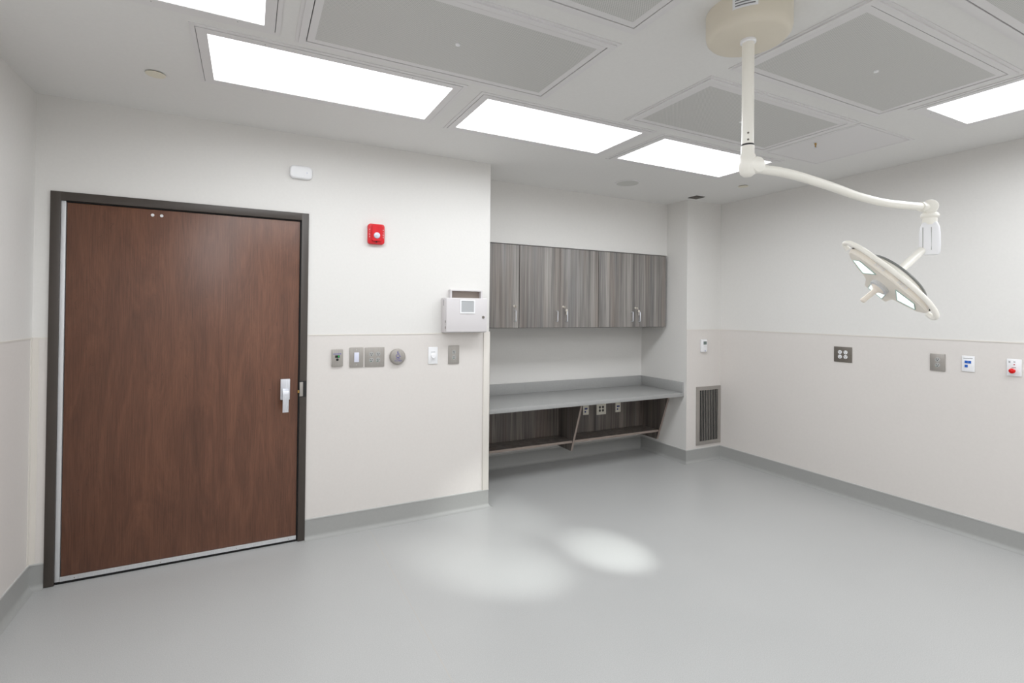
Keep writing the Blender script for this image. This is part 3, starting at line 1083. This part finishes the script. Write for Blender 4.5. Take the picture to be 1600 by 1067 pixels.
# elbow: horizontal barrel with a round disc facing the room, and the clevis under it
EL = A(0.974, 2.019)
camdir = Vector((-0.893, -0.45, 0)).normalized()
side = Vector((camdir.y, -camdir.x, 0))
mx = Matrix.Translation(EL) @ Matrix((side, Vector((0, 0, 1)), side.cross(Vector((0, 0, 1))))).transposed().to_4x4()
el = obj('elbow_joint', lathe([(0.020, -0.036), (0.028, -0.033), (0.030, -0.028), (0.030, 0.030), (0.028, 0.034), (0.0265, 0.0345), (0.004, 0.0355)], mx, 40), MT['lampwhite'], sl)
obj('clevis', tube([EL + DIR * -0.055 + Vector((0, 0, 0.0)), EL + DIR * 0.0], lambda q: 0.020 + 0.003 * q, 24), MT['lampwhite'], el)
obj('elbow_collar', lathe([(0.030, -0.026), (0.034, -0.033), (0.034, -0.041), (0.031, -0.045), (0.027, -0.049), (0.027, -0.062), (0.027, -0.078)], Matrix.Translation(EL), 36), MT['lampwhite'], sl)
# white counterweight housing under the elbow
ZB = 1.809 - H
zt = 1.953 - H
hc = EL.copy()
out = []
hb = new()
prof = [(0.022, 0.0, 1.00), (0.027, -0.003, 1.0), (0.034, -0.022, 1.0), (0.037, -0.050, 1.0), (0.0375, -0.105, 1.0), (0.036, -0.134, 1.0), (0.030, -0.143, 1.0)]
n = 12
rings = []
for r, dz, q in prof:
    ring = []
    for k in range(n * 3):
        a = 2 * PI * k / (n * 3)
        # rounded square section
        cx, sx = math.cos(a), math.sin(a)
        rr = r * (1.0 / (abs(cx) ** 5 + abs(sx) ** 5) ** (1 / 5))
        v = side * (rr * cx) + camdir * (rr * sx * 0.85)
        ring.append(hb.verts.new((hc.x + v.x, hc.y + v.y, zt + dz)))
    rings.append(ring)
for a_, b_ in zip(rings, rings[1:]):
    for k in range(n * 3):
        hb.faces.new((a_[k], a_[(k + 1) % (n * 3)], b_[(k + 1) % (n * 3)], b_[k]))
hb.faces.new(rings[0])
hb.faces.new(list(reversed(rings[-1])))
ho = obj('pivot_housing', hb, MT['lamphouse'], sl, angle=50)
bm = new()
for s in (0.004, -0.025):
    p0 = hc + side * -s + camdir * 0.0312
    add_box(bm, -0.0006, 0.0006, -0.0012, 0.0012, -0.05, 0.05)
    bmesh.ops.translate(bm, verts=bm.verts[-8:], vec=(p0.x, p0.y, zt - 0.075))
obj('seam', bm, MT['greyface'], ho)
# lamp head: own frame, x along the long axis, y away from the viewer side, z up the back
HX = Vector((0.2947, -0.6434, -0.7066)).normalized()
HZ = Vector((0.526, -0.508, 0.682)).normalized()
HY = HZ.cross(HX).normalized()
HC = Lc(3.529, -2.422, 1.670)
HM = Matrix((HX, HY, HZ)).transposed().to_4x4()
HM.translation = HC
K = 0.00049


def hp_(x, y, z):
    return HM @ Vector((x * K, y * K, z * K))


# support rod from housing to head
r0 = Lc(3.690, -2.505, 1.830)
r1 = hp_(15, -215, 55)
obj('support_rod', tube([r0, r0.lerp(r1, 0.75), r0.lerp(r1, 0.76), r1], lambda q: 0.0165 if q < 0.5 else 0.0185, 24), MT['lampwhite'], sl)
# three-lobed body
lob = [(-376, -226), (-378, -150), (-352, -85), (-250, 30), (-165, 90), (-140, 130), (-128, 240), (-120, 322), (0, 336), (116, 322), (126, 240), (140, 130), (165, 90),
       (250, 30), (355, -62), (392, -140), (396, -222), (345, -258), (200, -285), (0, -292), (-200, -285), (-320, -258)]
bm = new()
levels = [(0.955, 0), (1.0, 12), (1.0, 56), (0.93, 72), (0.62, 86)]
rings = [[bm.verts.new(hp_(x * s, y * s, z)) for x, y in lob] for s, z in levels]
for a_, b_ in zip(rings, rings[1:]):
    for k in range(len(lob)):
        j = (k + 1) % len(lob)
        bm.faces.new((a_[k], a_[j], b_[j], b_[k]))
bm.faces.new(rings[0])
bm.faces.new(rings[-1])
hd = obj('lamp_head', bm, MT['lampbody'], sl, angle=30)
# domed cover on the back with its rim's shade painted in as a grey band
mxh = HM @ Matrix.Translation((0.03 * 0.5, -30 * K, 0))
obj('back_cover', lathe([(270 * K, 60 * K), (275 * K, 118 * K), (262 * K, 134 * K), (180 * K, 150 * K), (20 * K, 156 * K)], mxh, 60), MT['lampwhite'], hd)
obj('rim_shade_band', lathe([(280 * K, 112 * K), (286 * K, 122 * K), (280 * K, 132 * K), (262 * K, 137 * K)], mxh, 60, cap0=False, cap1=False), MT['lamprimshade'], hd)
# reflector windows
wins = [[(-325, -92), (-178, 40), (-72, -190), (-262, -212)], [(335, -88), (165, 42), (95, -195), (290, -212)], [(-86, 300), (84, 300), (86, 70), (-86, 70)]]
for wn_ in wins:
    c = (sum(p[0] for p in wn_) / 4, sum(p[1] for p in wn_) / 4)
    bm = new()
    wn_ = [(c[0] + (x - c[0]) * 0.88, c[1] + (y - c[1]) * 0.88) for x, y in wn_]
    a_ = [bm.verts.new(hp_(x, y, -3)) for x, y in wn_]
    b_ = [bm.verts.new(hp_(x, y, 6)) for x, y in wn_]
    bm.faces.new(a_)
    bm.faces.new(list(reversed(b_)))
    for k in range(4):
        bm.faces.new((a_[k], a_[(k + 1) % 4], b_[(k + 1) % 4], b_[k]))
    wo = obj('reflector_window', bm, MT['lamplens'], hd)
    bm = new()
    q = [(c[0] + (x - c[0]) * 1.0, c[1] + (y - c[1]) * 1.0) for x, y in wn_]
    for k in range(4):
        p0, p1 = q[k], q[(k + 1) % 4]
        add_tube(bm, [hp_(p0[0], p0[1], -4), hp_(p1[0], p1[1], -4)], 4 * K, 8)
    obj('window_edge', bm, MT['lampglass'], wo)
# hub and sterile handle
obj('hub_ring', lathe([(78 * K, 4 * K), (82 * K, -4 * K), (82 * K, -30 * K), (70 * K, -36 * K), (10 * K, -38 * K)], HM, 40), MT['alu'], hd)
hdl = obj('sterile_handle', lathe([(62 * K, -36 * K), (50 * K, -44 * K), (27 * K, -60 * K), (24 * K, -80 * K), (22 * K, -170 * K), (24 * K, -196 * K), (17 * K, -204 * K), (3 * K, -206 * K)], HM, 28), MT['handlewhite'], hd)
# grab rails: one bowed bar per side of the three-lobed head
rail = [(-392, -190, 16), (-436, -200, 20), (-448, -228, 32), (-410, -268, 44), (-310, -298, 54), (-150, -312, 58), (0, -316, 60), (150, -314, 58), (300, -300, 50), (395, -268, 38), (448, -232, 24),
        (458, -200, 12), (440, -178, 6), (400, -172, 8)]
obj('grab_rail', tube(smooth_path([hp_(*p) for p in rail], 5), 22 * K, 18), MT['lampwhite'], hd)
# dark slots between rail and body at both ends of the near side
for pts in ([(-374, -238, 30), (-335, -268, 58), (-270, -282, 74)], [(300, -280, 72), (360, -262, 52), (394, -236, 16)]):
    obj('vent_slot', tube(smooth_path([hp_(*p) for p in pts], 4), 5 * K, 8), MT['dark'], hd)
# print on the near side band
for x0 in (-150, 70):
    bm = new()
    for row in range(3):
        for k in range(4):
            xx = x0 + k * 24 + (row % 2) * 5
            yy_ = -291.5 - (2 if abs(xx) < 100 else -3)
            add_tube(bm, [hp_(xx, yy_, 20 + row * 9), hp_(xx + 17, yy_, 20 + row * 9)], 2.4 * K, 6)
    obj('print', bm, MT['white'], hd)
# the lamp's beams
for (px, py), (tx, ty), e, ang, bl in (((-205, -110), (2.42, -0.86), 30, 21, 1.0), ((215, -110), (3.145, -1.02), 50, 16, 1.0), ((0, 190), (2.72, -0.12), 28, 19, 1.0)):
    ld = bpy.data.lights.new('beam', 'SPOT')
    ld.energy = e * SPOT
    ld.spot_size = math.radians(ang)
    ld.spot_blend = bl
    ld.shadow_soft_size = 0.035
    ld.color = (0.95, 1.0, 0.97)
    lo = bpy.data.objects.new('beam', ld)
    C.objects.link(lo)
    pos = hp_(px, py, -12)
    tgt = Lc(tx, ty, 0)
    lo.parent = sl
    lo.location = pos
    lo.rotation_euler = (tgt - pos).to_track_quat('-Z', 'Y').to_euler()
